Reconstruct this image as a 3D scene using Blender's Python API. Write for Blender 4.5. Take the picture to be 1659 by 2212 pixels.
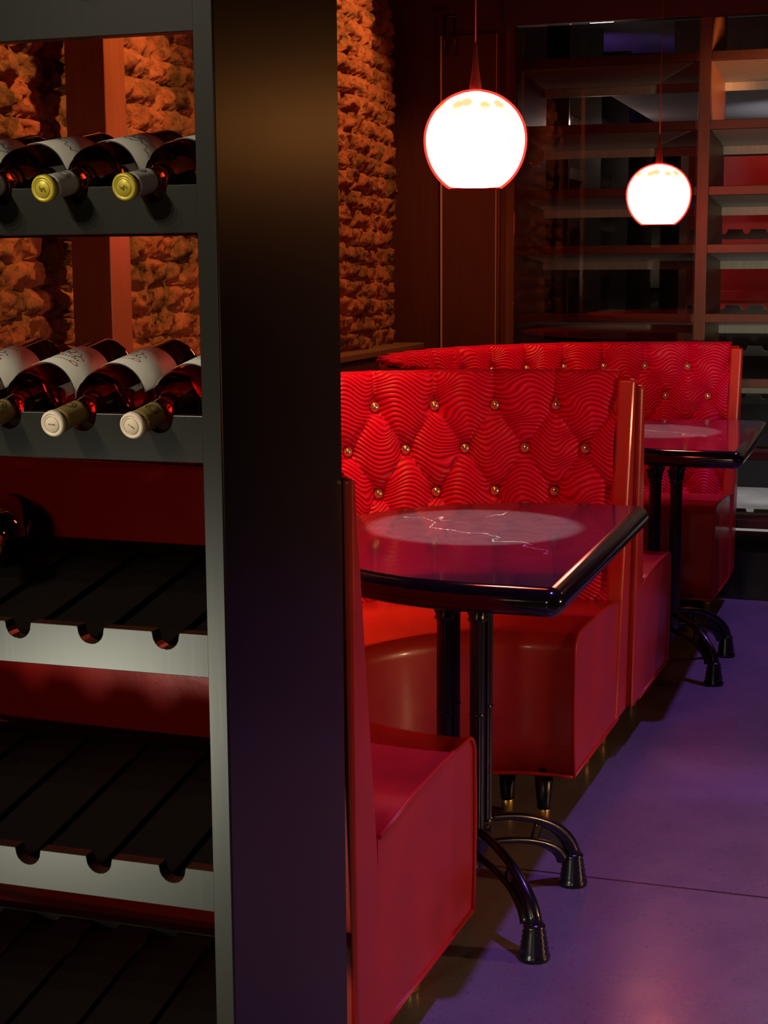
import bpy, math, random
from mathutils import Vector, Matrix, noise
random.seed(7)
PI = math.pi
sc = bpy.context.scene
for o in list(bpy.data.objects): bpy.data.objects.remove(o)
C = sc.collection

# ------------------------------------------------------------------ camera
yaw, pitch, roll = -0.316567, 0.156509, 0.0061348
F_PX = 3341.6
fw = Vector((math.sin(yaw)*math.cos(pitch), math.cos(yaw)*math.cos(pitch), -math.sin(pitch)))
rt0 = Vector((math.cos(yaw), -math.sin(yaw), 0)); dn0 = fw.cross(rt0)
rt = rt0*math.cos(roll) + dn0*math.sin(roll); dn = -rt0*math.sin(roll) + dn0*math.cos(roll)
cd = bpy.data.cameras.new('camera'); cam = bpy.data.objects.new('camera', cd); C.objects.link(cam)
cd.sensor_fit = 'VERTICAL'; cd.sensor_height = 36; cd.lens = 36*F_PX/2212; cd.clip_start = .02
m = Matrix((( rt.x, -dn.x, -fw.x, 0), (rt.y, -dn.y, -fw.y, 0), (rt.z, -dn.z, -fw.z, 1.3), (0, 0, 0, 1)))
cam.matrix_world = m
sc.camera = cam

# ------------------------------------------------------------------ world, exposure
w = bpy.data.worlds.new('world'); sc.world = w; w.use_nodes = True
w.node_tree.nodes['Background'].inputs[0].default_value = (.5, .22, .2, 1)
w.node_tree.nodes['Background'].inputs[1].default_value = 0.004
vs = sc.view_settings
sc.display_settings.display_device = 'sRGB'
vs.view_transform = 'Standard'; vs.look = 'None'; vs.exposure = 0; vs.gamma = 1; vs.use_curve_mapping = False
cy = sc.cycles
cy.use_denoising = True; cy.sample_clamp_indirect = 3; cy.sample_clamp_direct = 0
cy.max_bounces = 10; cy.diffuse_bounces = 4; cy.glossy_bounces = 5; cy.transmission_bounces = 8; cy.transparent_max_bounces = 12
cy.caustics_reflective = False; cy.caustics_refractive = False; cy.blur_glossy = .5

# ------------------------------------------------------------------ lamps of the room, plus added fill lights
def spot(name, loc, target, power, color, size, blend=.4, radius=.04):
    d = bpy.data.lights.new(name, 'SPOT'); d.energy = power; d.color = color
    d.spot_size = math.radians(size); d.spot_blend = blend; d.shadow_soft_size = radius
    o = bpy.data.objects.new(name, d); C.objects.link(o); o.location = loc
    o.rotation_euler = (Vector(target)-Vector(loc)).to_track_quat('-Z', 'Y').to_euler()
    return o
def point(name, loc, power, color, radius=.05):
    d = bpy.data.lights.new(name, 'POINT'); d.energy = power; d.color = color; d.shadow_soft_size = radius
    o = bpy.data.objects.new(name, d); C.objects.link(o); o.location = loc
    return o
BLUE = (.36, .15, 1); PINK = (1, .36, .6); ORANGE = (1, .36, .1)
spot('blue_spot', (.03, 2.55, 2.9), (-.05, 2.75, 0), 150, BLUE, 54, .5, .03)
spot('blue_spot', (.14, 5.36, 2.9), (.0, 5.1, 0), 125, BLUE, 58, .5, .03)
spot('pink_spot', (.35, 3.1, 2.9), (.22, 3.1, 0), 45, PINK, 30, .8, .05)
spot('brick_washer', (-1.2, 3.35, 2.6), (-1.88, 3.45, 1.2), 140, ORANGE, 75, .6, .03)
spot('brick_washer', (-1.3, 5.2, 2.7), (-1.9, 5.45, 1.3), 95, ORANGE, 75, .6, .03)
# track of small spots behind the photographer, aimed at the rack
for k in range(4):
    spot('track_spot', (-1.95, -1.5+.42*k, 2.7), (-1.0, 1.6, .76), 50, (1, .88, .66), 36, .9, .025)
spot('low_rack_fill', (-1.9, -.2, .18), (-1.0, 1.6, .42), 82, (1, .98, .76), 46, 1, .12)  # added low light without a fixture, for the sheen on the lower boards
spot('aisle_fill', (2.9, 3.1, 1.0), (-.7, 3.1, .75), 150, (1, .5, .24), 50, .7, .08)  # added spot from across the aisle to brighten the booth ends
point('camera_fill', (-.3, -1.2, 1.3), 26, (1, .78, .5), .12)  # added fill from behind the camera, reaching the booth back through the rack
spot('shelf_amber', (.5, 5.92, 2.02), (-.69, 6.35, 2.02), 210, (1, .36, .11), 26, .5, .03)
point('amber_lamp', (.95, 6.0, 1.86), 5.5, (1, .36, .08), .07)
spot('shelf_fill', (.75, 3.0, .9), (-.55, 6.6, 1.45), 125, (.95, .9, .66), 27, .6, .05)  # added low spot standing in for floor bounce on the back shelving
spot('far_white', (-.1, 8.1, 1.95), (-.2, 8.3, 0), 260, (.95, .97, 1), 80, .3, .05)
spot('soffit_light', (-.35, 7.4, 1.2), (-.35, 7.6, 2.02), 16, (.9, .92, 1), 70, .8, .04)
point('far_room_lamp', (-1.40, 7.7, 1.95), 5, (.95, .8, .75), .06)

# ------------------------------------------------------------------ materials
def mat(name):
    m_ = bpy.data.materials.new(name); m_.use_nodes = True
    nt = m_.node_tree; b = nt.nodes['Principled BSDF']
    return m_, nt, b
def N(nt, t, **kw):
    n = nt.nodes.new('ShaderNode'+t)
    for k, v in kw.items(): setattr(n, k, v)
    return n
def lk(nt, a, b): nt.links.new(a, b)
def simple(name, col, rough=.5, metal=0, coat=0, bump=0, bscale=60, spec=.5, var=0.0, vscale=4):
    m_, nt, b = mat(name)
    b.inputs['Base Color'].default_value = (*col, 1); b.inputs['Roughness'].default_value = rough
    b.inputs['Metallic'].default_value = metal; b.inputs['Coat Weight'].default_value = coat
    b.inputs['Coat Roughness'].default_value = .12; b.inputs['Specular IOR Level'].default_value = spec
    tc = N(nt, 'TexCoord')
    if bump:
        n = N(nt, 'TexNoise'); n.inputs['Scale'].default_value = bscale; n.inputs['Detail'].default_value = 6
        lk(nt, tc.outputs['Object'], n.inputs['Vector'])
        bp = N(nt, 'Bump'); bp.inputs['Strength'].default_value = bump; bp.inputs['Distance'].default_value = .002
        lk(nt, n.outputs['Fac'], bp.inputs['Height']); lk(nt, bp.outputs['Normal'], b.inputs['Normal'])
    if var:
        n = N(nt, 'TexNoise'); n.inputs['Scale'].default_value = vscale; n.inputs['Detail'].default_value = 5
        lk(nt, tc.outputs['Object'], n.inputs['Vector'])
        r = N(nt, 'MapRange'); r.inputs[1].default_value = .3; r.inputs[2].default_value = .7
        r.inputs[3].default_value = max(.02, rough-var); r.inputs[4].default_value = rough+var
        lk(nt, n.outputs['Fac'], r.inputs['Value']); lk(nt, r.outputs['Result'], b.inputs['Roughness'])
        mx = N(nt, 'Mix', data_type='RGBA'); mx.inputs[6].default_value = (*[c*.75 for c in col], 1)
        mx.inputs[7].default_value = (*[min(1, c*1.25) for c in col], 1)
        lk(nt, n.outputs['Fac'], mx.inputs[0]); lk(nt, mx.outputs[2], b.inputs['Base Color'])
    return m_
def wood(name, col, rough=.38, scale=3):
    m_, nt, b = mat(name)
    tc = N(nt, 'TexCoord'); mp = N(nt, 'Mapping'); mp.inputs['Scale'].default_value = (scale*8, scale*8, scale*.5)
    n = N(nt, 'TexNoise'); n.inputs['Scale'].default_value = 2.5; n.inputs['Detail'].default_value = 8
    lk(nt, tc.outputs['Object'], mp.inputs['Vector']); lk(nt, mp.outputs['Vector'], n.inputs['Vector'])
    mx = N(nt, 'Mix', data_type='RGBA'); mx.inputs[6].default_value = (*[c*.7 for c in col], 1)
    mx.inputs[7].default_value = (*[c*1.3 for c in col], 1)
    lk(nt, n.outputs['Fac'], mx.inputs[0]); lk(nt, mx.outputs[2], b.inputs['Base Color'])
    b.inputs['Roughness'].default_value = rough
    bp = N(nt, 'Bump'); bp.inputs['Strength'].default_value = .08; bp.inputs['Distance'].default_value = .001
    lk(nt, n.outputs['Fac'], bp.inputs['Height']); lk(nt, bp.outputs['Normal'], b.inputs['Normal'])
    return m_

M = {}
M['wood'] = wood('espresso_wood', (.020, .014, .010), .3)
M['wood_face'] = wood('satin_board', (.014, .013, .009), .32)
M['wood_pale'] = wood('pale_board', (.34, .31, .26), .5)
M['wood_dark'] = wood('dark_rails', (.008, .006, .005), .7)
M['wood_dark'].node_tree.nodes['Principled BSDF'].inputs['Specular IOR Level'].default_value = .12
M['wood_far'] = wood('mahogany', (.08, .03, .014), .4)
M['post'] = wood('lit_post_wood', (.16, .058, .026), .35)
M['panel'] = wood('dark_panel', (.05, .014, .008), .35)
M['ledge'] = wood('ledge_wood', (.12, .07, .04), .45)
M['vinyl'] = simple('red_vinyl', (.55, .03, .016), .34, coat=.2, bump=.15, bscale=90, var=.07, vscale=7)
M['vinyl_back'] = simple('red_vinyl_back', (.5, .01, .008), .36, coat=.1, bump=.2, bscale=70, var=.06)
M['piping'] = simple('red_piping', (.55, .02, .015), .4)
M['brass'] = simple('brass', (.9, .62, .18), .3, metal=.75)
M['button'] = simple('brass_button', (.95, .74, .42), .2, metal=.85)
M['iron'] = simple('black_iron', (.008, .008, .009), .28, coat=.4, bump=.1)
M['black'] = simple('black_lacquer', (.006, .005, .005), .3)
M['gloss_black'] = simple('polished_black_edge', (.008, .006, .006), .12, coat=.6)
M['plaster'] = simple('dark_paint', (.03, .012, .01), .7)
M['plaster_far'] = simple('far_paint', (.25, .23, .24), .8)
M['cord'] = simple('cord', (.05, .01, .01), .5)

def tufted():
    m_, nt, b = mat('red_wave_velvet')
    b.inputs['Roughness'].default_value = .42
    b.inputs['Specular IOR Level'].default_value = .22; b.inputs['Sheen Weight'].default_value = 0; b.inputs['Sheen Tint'].default_value = (1, .1, .15, 1)
    uv = N(nt, 'UVMap'); sx = N(nt, 'SeparateXYZ'); lk(nt, uv.outputs['UV'], sx.inputs[0])
    def ma(op, a, b_=None):
        n = N(nt, 'Math', operation=op)
        for i, x in enumerate((a, b_)):
            if x is None: continue
            if isinstance(x, (int, float)): n.inputs[i].default_value = x
            else: lk(nt, x, n.inputs[i])
        return n.outputs[0]
    u, v = sx.outputs[0], sx.outputs[1]     # u in button pitches, v in row pitches (0 = top row)
    hv = ma('MULTIPLY', v, .5)
    vneg = ma('MINIMUM', hv, 0.0)
    s, t = ma('FLOOR', ma('ADD', u, vneg)), ma('FLOOR', ma('SUBTRACT', u, vneg))
    cb = N(nt, 'CombineXYZ'); lk(nt, s, cb.inputs[0]); lk(nt, t, cb.inputs[1])
    wn = N(nt, 'TexWhiteNoise', noise_dimensions='3D'); lk(nt, cb.outputs[0], wn.inputs['Vector'])
    rnd = wn.outputs['Value']
    nz = N(nt, 'TexNoise'); nz.inputs['Scale'].default_value = 1.1; nz.inputs['Detail'].default_value = 1
    lk(nt, uv.outputs['UV'], nz.inputs['Vector'])
    ph = ma('ADD', ma('MULTIPLY', u, 2*PI*.93), ma('MULTIPLY', rnd, 2.4))
    ph = ma('ADD', ph, ma('MULTIPLY', nz.outputs['Fac'], 2.5))
    amp = ma('ADD', ma('MULTIPLY', nz.outputs['Fac'], .24), .06)
    yy = ma('ADD', v, ma('MULTIPLY', ma('SINE', ph), amp))
    yy = ma('ADD', yy, ma('MULTIPLY', nz.outputs['Fac'], .5))
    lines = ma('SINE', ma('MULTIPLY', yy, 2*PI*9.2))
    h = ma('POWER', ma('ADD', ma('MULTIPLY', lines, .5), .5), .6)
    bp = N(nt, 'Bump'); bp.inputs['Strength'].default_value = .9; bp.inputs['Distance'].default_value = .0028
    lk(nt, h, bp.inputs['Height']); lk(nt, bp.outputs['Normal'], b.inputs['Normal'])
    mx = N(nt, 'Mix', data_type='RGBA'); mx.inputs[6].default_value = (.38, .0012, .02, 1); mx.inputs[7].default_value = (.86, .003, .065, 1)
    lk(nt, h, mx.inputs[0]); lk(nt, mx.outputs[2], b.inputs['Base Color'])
    return m_
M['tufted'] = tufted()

def marble():
    m_, nt, b = mat('black_marble')
    b.inputs['Roughness'].default_value = .1; b.inputs['Coat Weight'].default_value = .5; b.inputs['Coat Roughness'].default_value = .04
    tc = N(nt, 'TexCoord')
    mp = N(nt, 'Mapping'); mp.inputs['Rotation'].default_value = (0, 0, 1.0); mp.inputs['Scale'].default_value = (1, .32, 1)
    lk(nt, tc.outputs['Object'], mp.inputs['Vector'])
    n = N(nt, 'TexNoise'); n.inputs['Scale'].default_value = 2.2; n.inputs['Detail'].default_value = 7; n.inputs['Roughness'].default_value = .5
    lk(nt, mp.outputs['Vector'], n.inputs['Vector'])
    a = N(nt, 'Math', operation='SUBTRACT'); lk(nt, n.outputs['Fac'], a.inputs[0]); a.inputs[1].default_value = .5
    ab = N(nt, 'Math', operation='ABSOLUTE'); lk(nt, a.outputs[0], ab.inputs[0])
    r = N(nt, 'MapRange'); r.inputs[1].default_value = 0; r.inputs[2].default_value = .0022; r.inputs[3].default_value = 1; r.inputs[4].default_value = 0
    lk(nt, ab.outputs[0], r.inputs['Value'])
    n2 = N(nt, 'TexNoise'); n2.inputs['Scale'].default_value = 4.5; lk(nt, tc.outputs['Object'], n2.inputs['Vector'])
    r2 = N(nt, 'MapRange'); r2.inputs[1].default_value = .53; r2.inputs[2].default_value = .6
    lk(nt, n2.outputs['Fac'], r2.inputs['Value'])
    mu = N(nt, 'Math', operation='MULTIPLY'); lk(nt, r.outputs[0], mu.inputs[0]); lk(nt, r2.outputs[0], mu.inputs[1])
    # one long calcite crack running diagonally across the slab
    def ma(op, a_, b_=None):
        q = N(nt, 'Math', operation=op)
        for i_, x_ in enumerate((a_, b_)):
            if x_ is None: continue
            if isinstance(x_, (int, float)): q.inputs[i_].default_value = x_
            else: lk(nt, x_, q.inputs[i_])
        return q.outputs[0]
    sp = N(nt, 'SeparateXYZ'); lk(nt, tc.outputs['Object'], sp.inputs[0])
    nn = N(nt, 'TexNoise'); nn.inputs['Scale'].default_value = 11; nn.inputs['Detail'].default_value = 8; lk(nt, tc.outputs['Object'], nn.inputs['Vector'])
    dd = ma('ADD', ma('MULTIPLY', sp.outputs[0], .648), ma('MULTIPLY', sp.outputs[1], .7615))
    dd = ma('ADD', dd, .081); dd = ma('ADD', dd, ma('MULTIPLY', ma('SUBTRACT', nn.outputs['Fac'], .5), .16))
    tt = ma('SUBTRACT', ma('MULTIPLY', sp.outputs[0], .7615), ma('MULTIPLY', sp.outputs[1], .648))
    inr = ma('MULTIPLY', ma('GREATER_THAN', tt, -.375), ma('LESS_THAN', tt, .155))
    wdt = ma('MULTIPLY', r2.outputs[0], .0012); wdt = ma('ADD', wdt, .0006)
    crack = ma('MULTIPLY', ma('LESS_THAN', ma('ABSOLUTE', dd), wdt), inr)
    n3 = N(nt, 'TexNoise'); n3.inputs['Scale'].default_value = 25; n3.inputs['Detail'].default_value = 6; lk(nt, tc.outputs['Object'], n3.inputs['Vector'])
    m0 = N(nt, 'Mix', data_type='RGBA'); m0.inputs[6].default_value = (.02, .018, .022, 1); m0.inputs[7].default_value = (.05, .046, .055, 1)
    lk(nt, n3.outputs['Fac'], m0.inputs[0])
    mx = N(nt, 'Mix', data_type='RGBA'); mx.inputs[7].default_value = (.55, .5, .45, 1)
    lk(nt, m0.outputs[2], mx.inputs[6]); lk(nt, ma('MAXIMUM', mu.outputs[0], crack), mx.inputs[0]); lk(nt, mx.outputs[2], b.inputs['Base Color'])
    return m_
M['marble'] = marble()

def brick():
    m_, nt, b = mat('rough_stone_brick')
    b.inputs['Roughness'].default_value = .95; b.inputs['Specular IOR Level'].default_value = .15
    tc = N(nt, 'TexCoord')
    n = N(nt, 'TexNoise'); n.inputs['Scale'].default_value = 5; n.inputs['Detail'].default_value = 8; n.inputs['Roughness'].default_value = .7
    lk(nt, tc.outputs['Object'], n.inputs['Vector'])
    cr = N(nt, 'ValToRGB'); e = cr.color_ramp.elements
    e[0].position = .33; e[0].color = (.10, .06, .03, 1); e[1].position = .66; e[1].color = (.75, .36, .2, 1)
    x = e.new(.43); x.color = (.34, .2, .09, 1); x = e.new(.53); x.color = (.62, .24, .12, 1)
    lk(nt, n.outputs['Fac'], cr.inputs['Fac']); lk(nt, cr.outputs['Color'], b.inputs['Base Color'])
    n2 = N(nt, 'TexNoise'); n2.inputs['Scale'].default_value = 38; n2.inputs['Detail'].default_value = 12; n2.inputs['Roughness'].default_value = .82
    lk(nt, tc.outputs['Object'], n2.inputs['Vector'])
    cv = N(nt, 'TexNoise'); cv.inputs['Scale'].default_value = 24; cv.inputs['Detail'].default_value = 8; cv.inputs['Roughness'].default_value = .7
    mpc = N(nt, 'Mapping'); mpc.inputs['Scale'].default_value = (1, .7, 1.3); mpc.inputs['Location'].default_value = (3, 1, 2)
    lk(nt, tc.outputs['Object'], mpc.inputs['Vector']); lk(nt, mpc.outputs['Vector'], cv.inputs['Vector'])
    rc = N(nt, 'MapRange'); rc.inputs[1].default_value = .36; rc.inputs[2].default_value = .5; rc.inputs[3].default_value = .22; rc.inputs[4].default_value = 1
    lk(nt, cv.outputs['Fac'], rc.inputs['Value'])  # shade of small cavities painted into the colour as dark noise blotches
    ml = N(nt, 'Mix', data_type='RGBA', blend_type='MULTIPLY'); ml.inputs[0].default_value = 1
    lk(nt, cr.outputs['Color'], ml.inputs[6]); lk(nt, rc.outputs[0], ml.inputs[7]); lk(nt, ml.outputs[2], b.inputs['Base Color'])
    bp = N(nt, 'Bump'); bp.inputs['Strength'].default_value = 1; bp.inputs['Distance'].default_value = .035
    lk(nt, n2.outputs['Fac'], bp.inputs['Height']); lk(nt, bp.outputs['Normal'], b.inputs['Normal'])
    return m_
M['brick'] = brick()

def concrete():
    m_, nt, b = mat('polished_concrete')
    tc = N(nt, 'TexCoord')
    n = N(nt, 'TexNoise'); n.inputs['Scale'].default_value = 3.5; n.inputs['Detail'].default_value = 10; n.inputs['Roughness'].default_value = .65
    lk(nt, tc.outputs['Object'], n.inputs['Vector'])
    n2 = N(nt, 'TexNoise'); n2.inputs['Scale'].default_value = 130; n2.inputs['Detail'].default_value = 3
    lk(nt, tc.outputs['Object'], n2.inputs['Vector'])
    r2 = N(nt, 'MapRange'); r2.inputs[1].default_value = .3; r2.inputs[2].default_value = .4; r2.inputs[3].default_value = .55; r2.inputs[4].default_value = 1
    lk(nt, n2.outputs['Fac'], r2.inputs['Value'])
    mx = N(nt, 'Mix', data_type='RGBA'); mx.inputs[6].default_value = (.17, .155, .145, 1); mx.inputs[7].default_value = (.28, .26, .25, 1)
    lk(nt, n.outputs['Fac'], mx.inputs[0])
    mm = N(nt, 'Mix', data_type='RGBA', blend_type='MULTIPLY'); mm.inputs[0].default_value = 1
    lk(nt, mx.outputs[2], mm.inputs[6]); lk(nt, r2.outputs[0], mm.inputs[7])
    # thin saw-cut joints in the slab: one across the aisle at y = 3.14
    ge = N(nt, 'NewGeometry'); sp = N(nt, 'SeparateXYZ'); lk(nt, ge.outputs['Position'], sp.inputs[0])
    a = N(nt, 'Math', operation='SUBTRACT'); lk(nt, sp.outputs[1], a.inputs[0]); a.inputs[1].default_value = 3.15
    mo = N(nt, 'Math', operation='PINGPONG'); lk(nt, a.outputs[0], mo.inputs[0]); mo.inputs[1].default_value = 1.9
    lt = N(nt, 'Math', operation='LESS_THAN'); lk(nt, mo.outputs[0], lt.inputs[0]); lt.inputs[1].default_value = .004
    m3 = N(nt, 'Mix', data_type='RGBA'); m3.inputs[7].default_value = (.05, .045, .045, 1)
    lk(nt, lt.outputs[0], m3.inputs[0]); lk(nt, mm.outputs[2], m3.inputs[6]); lk(nt, m3.outputs[2], b.inputs['Base Color'])
    r = N(nt, 'MapRange'); r.inputs[1].default_value = .35; r.inputs[2].default_value = .65; r.inputs[3].default_value = .2; r.inputs[4].default_value = .34
    lk(nt, n.outputs['Fac'], r.inputs['Value']); lk(nt, r.outputs[0], b.inputs['Roughness'])
    bp = N(nt, 'Bump'); bp.inputs['Strength'].default_value = .12; bp.inputs['Distance'].default_value = .003
    lk(nt, n.outputs['Fac'], bp.inputs['Height']); lk(nt, bp.outputs['Normal'], b.inputs['Normal'])
    return m_
M['concrete'] = concrete()

def glass(name, col, rough=.0):
    m_, nt, b = mat(name)
    b.inputs['Base Color'].default_value = (*col, 1); b.inputs['Transmission Weight'].default_value = 1
    b.inputs['Roughness'].default_value = rough; b.inputs['IOR'].default_value = 1.46; b.inputs['Coat Weight'].default_value = .6; b.inputs['Coat Roughness'].default_value = .06
    return m_
M['glass_rose'] = glass('rose_wine_glass', (.6, .05, .04))
M['glass_white'] = glass('white_wine_glass', (.36, .2, .05))
M['glass_dark'] = glass('dark_wine_glass', (.05, .015, .01))
def pane():
    m_, nt, b = mat('clear_pane'); nt.nodes.remove(b)
    out = nt.nodes['Material Output']
    tr = N(nt, 'BsdfTransparent'); tr.inputs[0].default_value = (.82, .74, .72, 1)
    gl = N(nt, 'BsdfGlossy'); gl.inputs['Roughness'].default_value = .02
    fr = N(nt, 'Fresnel'); fr.inputs[0].default_value = 1.5
    mx = N(nt, 'MixShader'); lk(nt, fr.outputs[0], mx.inputs[0]); lk(nt, tr.outputs[0], mx.inputs[1]); lk(nt, gl.outputs[0], mx.inputs[2])
    lk(nt, mx.outputs[0], out.inputs['Surface'])
    return m_
M['pane'] = pane()
M['foil_yellow'] = simple('yellow_gold_foil', (.85, .7, .08), .4, metal=.2, bump=.2, bscale=300)
M['foil_silver'] = simple('grey_white_foil', (.75, .72, .7), .4, metal=.05)
M['foil_cream'] = simple('cream_cap', (.95, .8, .66), .45)
M['foil_tan'] = simple('tan_gold_foil', (.5, .36, .12), .38, metal=.3)
M['foil_mark'] = simple('foil_print', (.12, .09, .05), .5)
M['foil_emboss'] = simple('embossed_mark', (.35, .27, .05), .4)
M['foil_dark'] = simple('dark_bronze_foil', (.12, .05, .02), .35, metal=.5)
M['paper'] = simple('label_paper', (.72, .68, .62), .6, bump=.1, bscale=300)
M['ink'] = simple('label_ink', (.12, .05, .05), .6)
M['ink_red'] = simple('label_red_ink', (.5, .12, .1), .6)
M['ink_grey'] = simple('label_grey_ink', (.16, .15, .15), .6)

def shade_core():
    m_, nt, b = mat('lit_inner_glass'); nt.nodes.remove(b)
    e = N(nt, 'Emission'); e.inputs[0].default_value = (1, .62, .42, 1); e.inputs[1].default_value = 32
    lk(nt, e.outputs[0], nt.nodes['Material Output'].inputs['Surface']); return m_
M['core'] = shade_core()
def shade_shell():
    m_, nt, b = mat('red_cased_glass'); nt.nodes.remove(b)
    tc = N(nt, 'TexCoord'); sp = N(nt, 'SeparateXYZ'); lk(nt, tc.outputs['Object'], sp.inputs[0])
    vo = N(nt, 'TexVoronoi'); vo.inputs['Scale'].default_value = 34; vo.inputs['Randomness'].default_value = .5
    lk(nt, tc.outputs['Object'], vo.inputs['Vector'])
    r = N(nt, 'MapRange'); r.inputs[1].default_value = .32; r.inputs[2].default_value = .6; r.inputs[3].default_value = 1; r.inputs[4].default_value = 0
    lk(nt, vo.outputs['Distance'], r.inputs['Value'])
    z = N(nt, 'MapRange'); z.inputs[1].default_value = .025; z.inputs[2].default_value = .06; lk(nt, sp.outputs[2], z.inputs['Value'])
    mu = N(nt, 'Math', operation='MULTIPLY'); lk(nt, r.outputs[0], mu.inputs[0]); lk(nt, z.outputs[0], mu.inputs[1])
    mx = N(nt, 'Mix', data_type='RGBA'); mx.inputs[6].default_value = (.95, .15, .14, 1); mx.inputs[7].default_value = (.06, .045, .03, 1)
    lk(nt, mu.outputs[0], mx.inputs[0])
    tr = N(nt, 'BsdfTransparent'); lk(nt, mx.outputs[2], tr.inputs[0])
    tl = N(nt, 'BsdfTranslucent'); tl.inputs[0].default_value = (1, .02, .02, 1)
    ms = N(nt, 'MixShader'); ms.inputs[0].default_value = .22
    lk(nt, tr.outputs[0], ms.inputs[1]); lk(nt, tl.outputs[0], ms.inputs[2])
    lk(nt, ms.outputs[0], nt.nodes['Material Output'].inputs['Surface']); return m_
M['shell'] = shade_shell()

# ------------------------------------------------------------------ mesh helpers
class MB:
    def __init__(s): s.v = []; s.f = []; s.sm = []
    def add(s, vs, fs, smooth=False):
        o = len(s.v); s.v += [tuple(x) for x in vs]
        for f in fs: s.f.append([i+o for i in f]); s.sm.append(smooth)
        return s
    def box(s, x0, x1, y0, y1, z0, z1):
        vs = [(x, y, z) for z in (z0, z1) for y in (y0, y1) for x in (x0, x1)]
        return s.add(vs, [(0,2,3,1), (4,5,7,6), (0,1,5,4), (2,6,7,3), (0,4,6,2), (1,3,7,5)])
    def prism(s, poly, axis, a0, a1, smooth=False):
        # poly: 2D list; axis 'x': poly=(y,z); 'y': poly=(x,z); 'z': poly=(x,y)
        def P(p, a): return {'x': (a, p[0], p[1]), 'y': (p[0], a, p[1]), 'z': (p[0], p[1], a)}[axis]
        n = len(poly); vs = [P(p, a0) for p in poly]+[P(p, a1) for p in poly]
        s.add(vs, [tuple(range(n))[::-1], tuple(range(n, 2*n))])
        o = len(s.v)-2*n
        for i in range(n): j = (i+1) % n; s.f.append([o+i, o+j, o+n+j, o+n+i]); s.sm.append(smooth)
        return s
    def lathe(s, prof, n=32, c=(0,0,0), smooth=True, caps=False, rot=None):
        vs = []
        for r, z in prof:
            for k in range(n):
                a = 2*PI*k/n; p = Vector((r*math.cos(a), r*math.sin(a), z))
                if rot: p = rot @ p
                vs.append(p+Vector(c))
        fs = []
        for i in range(len(prof)-1):
            for k in range(n): k2 = (k+1) % n; fs.append((i*n+k, i*n+k2, (i+1)*n+k2, (i+1)*n+k))
        s.add(vs, fs, smooth)
        if caps:
            o = len(s.v)-len(vs)
            s.f.append([o+k for k in range(n)][::-1]); s.sm.append(False)
            s.f.append([o+(len(prof)-1)*n+k for k in range(n)]); s.sm.append(False)
        return s
    def tube(s, pts, rad, n=10, up=(0,0,1), sx=1.0, closed=False):
        pts = [Vector(p) for p in pts]; L = len(pts); vs = []
        for i, p in enumerate(pts):
            a = pts[max(0, i-1)] if not closed else pts[i-1]; b = pts[min(L-1, i+1)] if not closed else pts[(i+1) % L]
            t = (b-a).normalized(); u = Vector(up)
            if abs(t.dot(u)) > .97: u = Vector((1, 0, 0))
            x = t.cross(u).normalized(); y = x.cross(t).normalized()
            r = rad[i] if isinstance(rad, (list, tuple)) else rad
            for k in range(n): q = 2*PI*k/n; vs.append(p + x*r*sx*math.cos(q) + y*r*math.sin(q))
        fs = []
        for i in range(L-1 if not closed else L):
            i2 = (i+1) % L
            for k in range(n): k2 = (k+1) % n; fs.append((i*n+k, i*n+k2, i2*n+k2, i2*n+k))
        s.add(vs, fs, True)
        if not closed:
            o = len(s.v)-len(vs)
            s.f.append([o+k for k in range(n)][::-1]); s.sm.append(False)
            s.f.append([o+(L-1)*n+k for k in range(n)]); s.sm.append(False)
        return s
    def build(s, name, m_, parent=None, bevel=0, seg=2, loc=None, recalc=True):
        me = bpy.data.meshes.new(name); me.from_pydata(s.v, [], s.f)
        me.polygons.foreach_set('use_smooth', s.sm); me.update()
        if recalc:
            import bmesh
            b = bmesh.new(); b.from_mesh(me); bmesh.ops.recalc_face_normals(b, faces=b.faces); b.to_mesh(me); b.free()
        me.materials.append(M[m_] if isinstance(m_, str) else m_)
        o = bpy.data.objects.new(name, me); C.objects.link(o)
        if parent: o.parent = parent
        if loc: o.location = loc
        if bevel:
            bm = o.modifiers.new('bevel', 'BEVEL'); bm.width = bevel; bm.segments = seg; bm.limit_method = 'ANGLE'; bm.angle_limit = math.radians(40)
        return o
def empty(name, loc, label, cat, group=None, rz=0):
    o = bpy.data.objects.new(name, None); C.objects.link(o); o.location = loc; o.rotation_euler = (0, 0, rz)
    o.empty_display_size = .1
    return tag(o, label, cat, group)
def tag(o, label, cat, group=None):
    o['label'] = label; o['category'] = cat
    if group: o['group'] = group
    return o
def struct(o): o['kind'] = 'structure'; return o
def copy_tree(o, parent=None):
    c = o.copy(); C.objects.link(c)
    if parent: c.parent = parent
    for ch in list(o.children): copy_tree(ch, c)
    return c

# ================================================================== THE ROOM
struct(MB().box(-2.4, 3.4, -3, 11, -.1, 0).build('floor', 'concrete'))
struct(MB().box(-2.4, 3.4, -3, 6.7, 3.0, 3.1).build('ceiling', 'plaster'))
struct(MB().box(-2.4, 3.4, 6.7, 11, 2.62, 2.7).build('ceiling', 'plaster_far'))
struct(MB().box(3.2, 3.4, -3, 11, 0, 3.0).build('wall_right', 'plaster'))
struct(MB().box(-2.2, 3.2, -3, -2.8, 0, 3.0).build('wall_front', 'plaster'))
struct(MB().box(-2.2, 3.2, 10.8, 11, 0, 2.62).build('wall_back', 'plaster'))
struct(MB().box(-2.4, -2.2, -3, 11, 0, 3.0).build('wall_left', 'plaster'))

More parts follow.
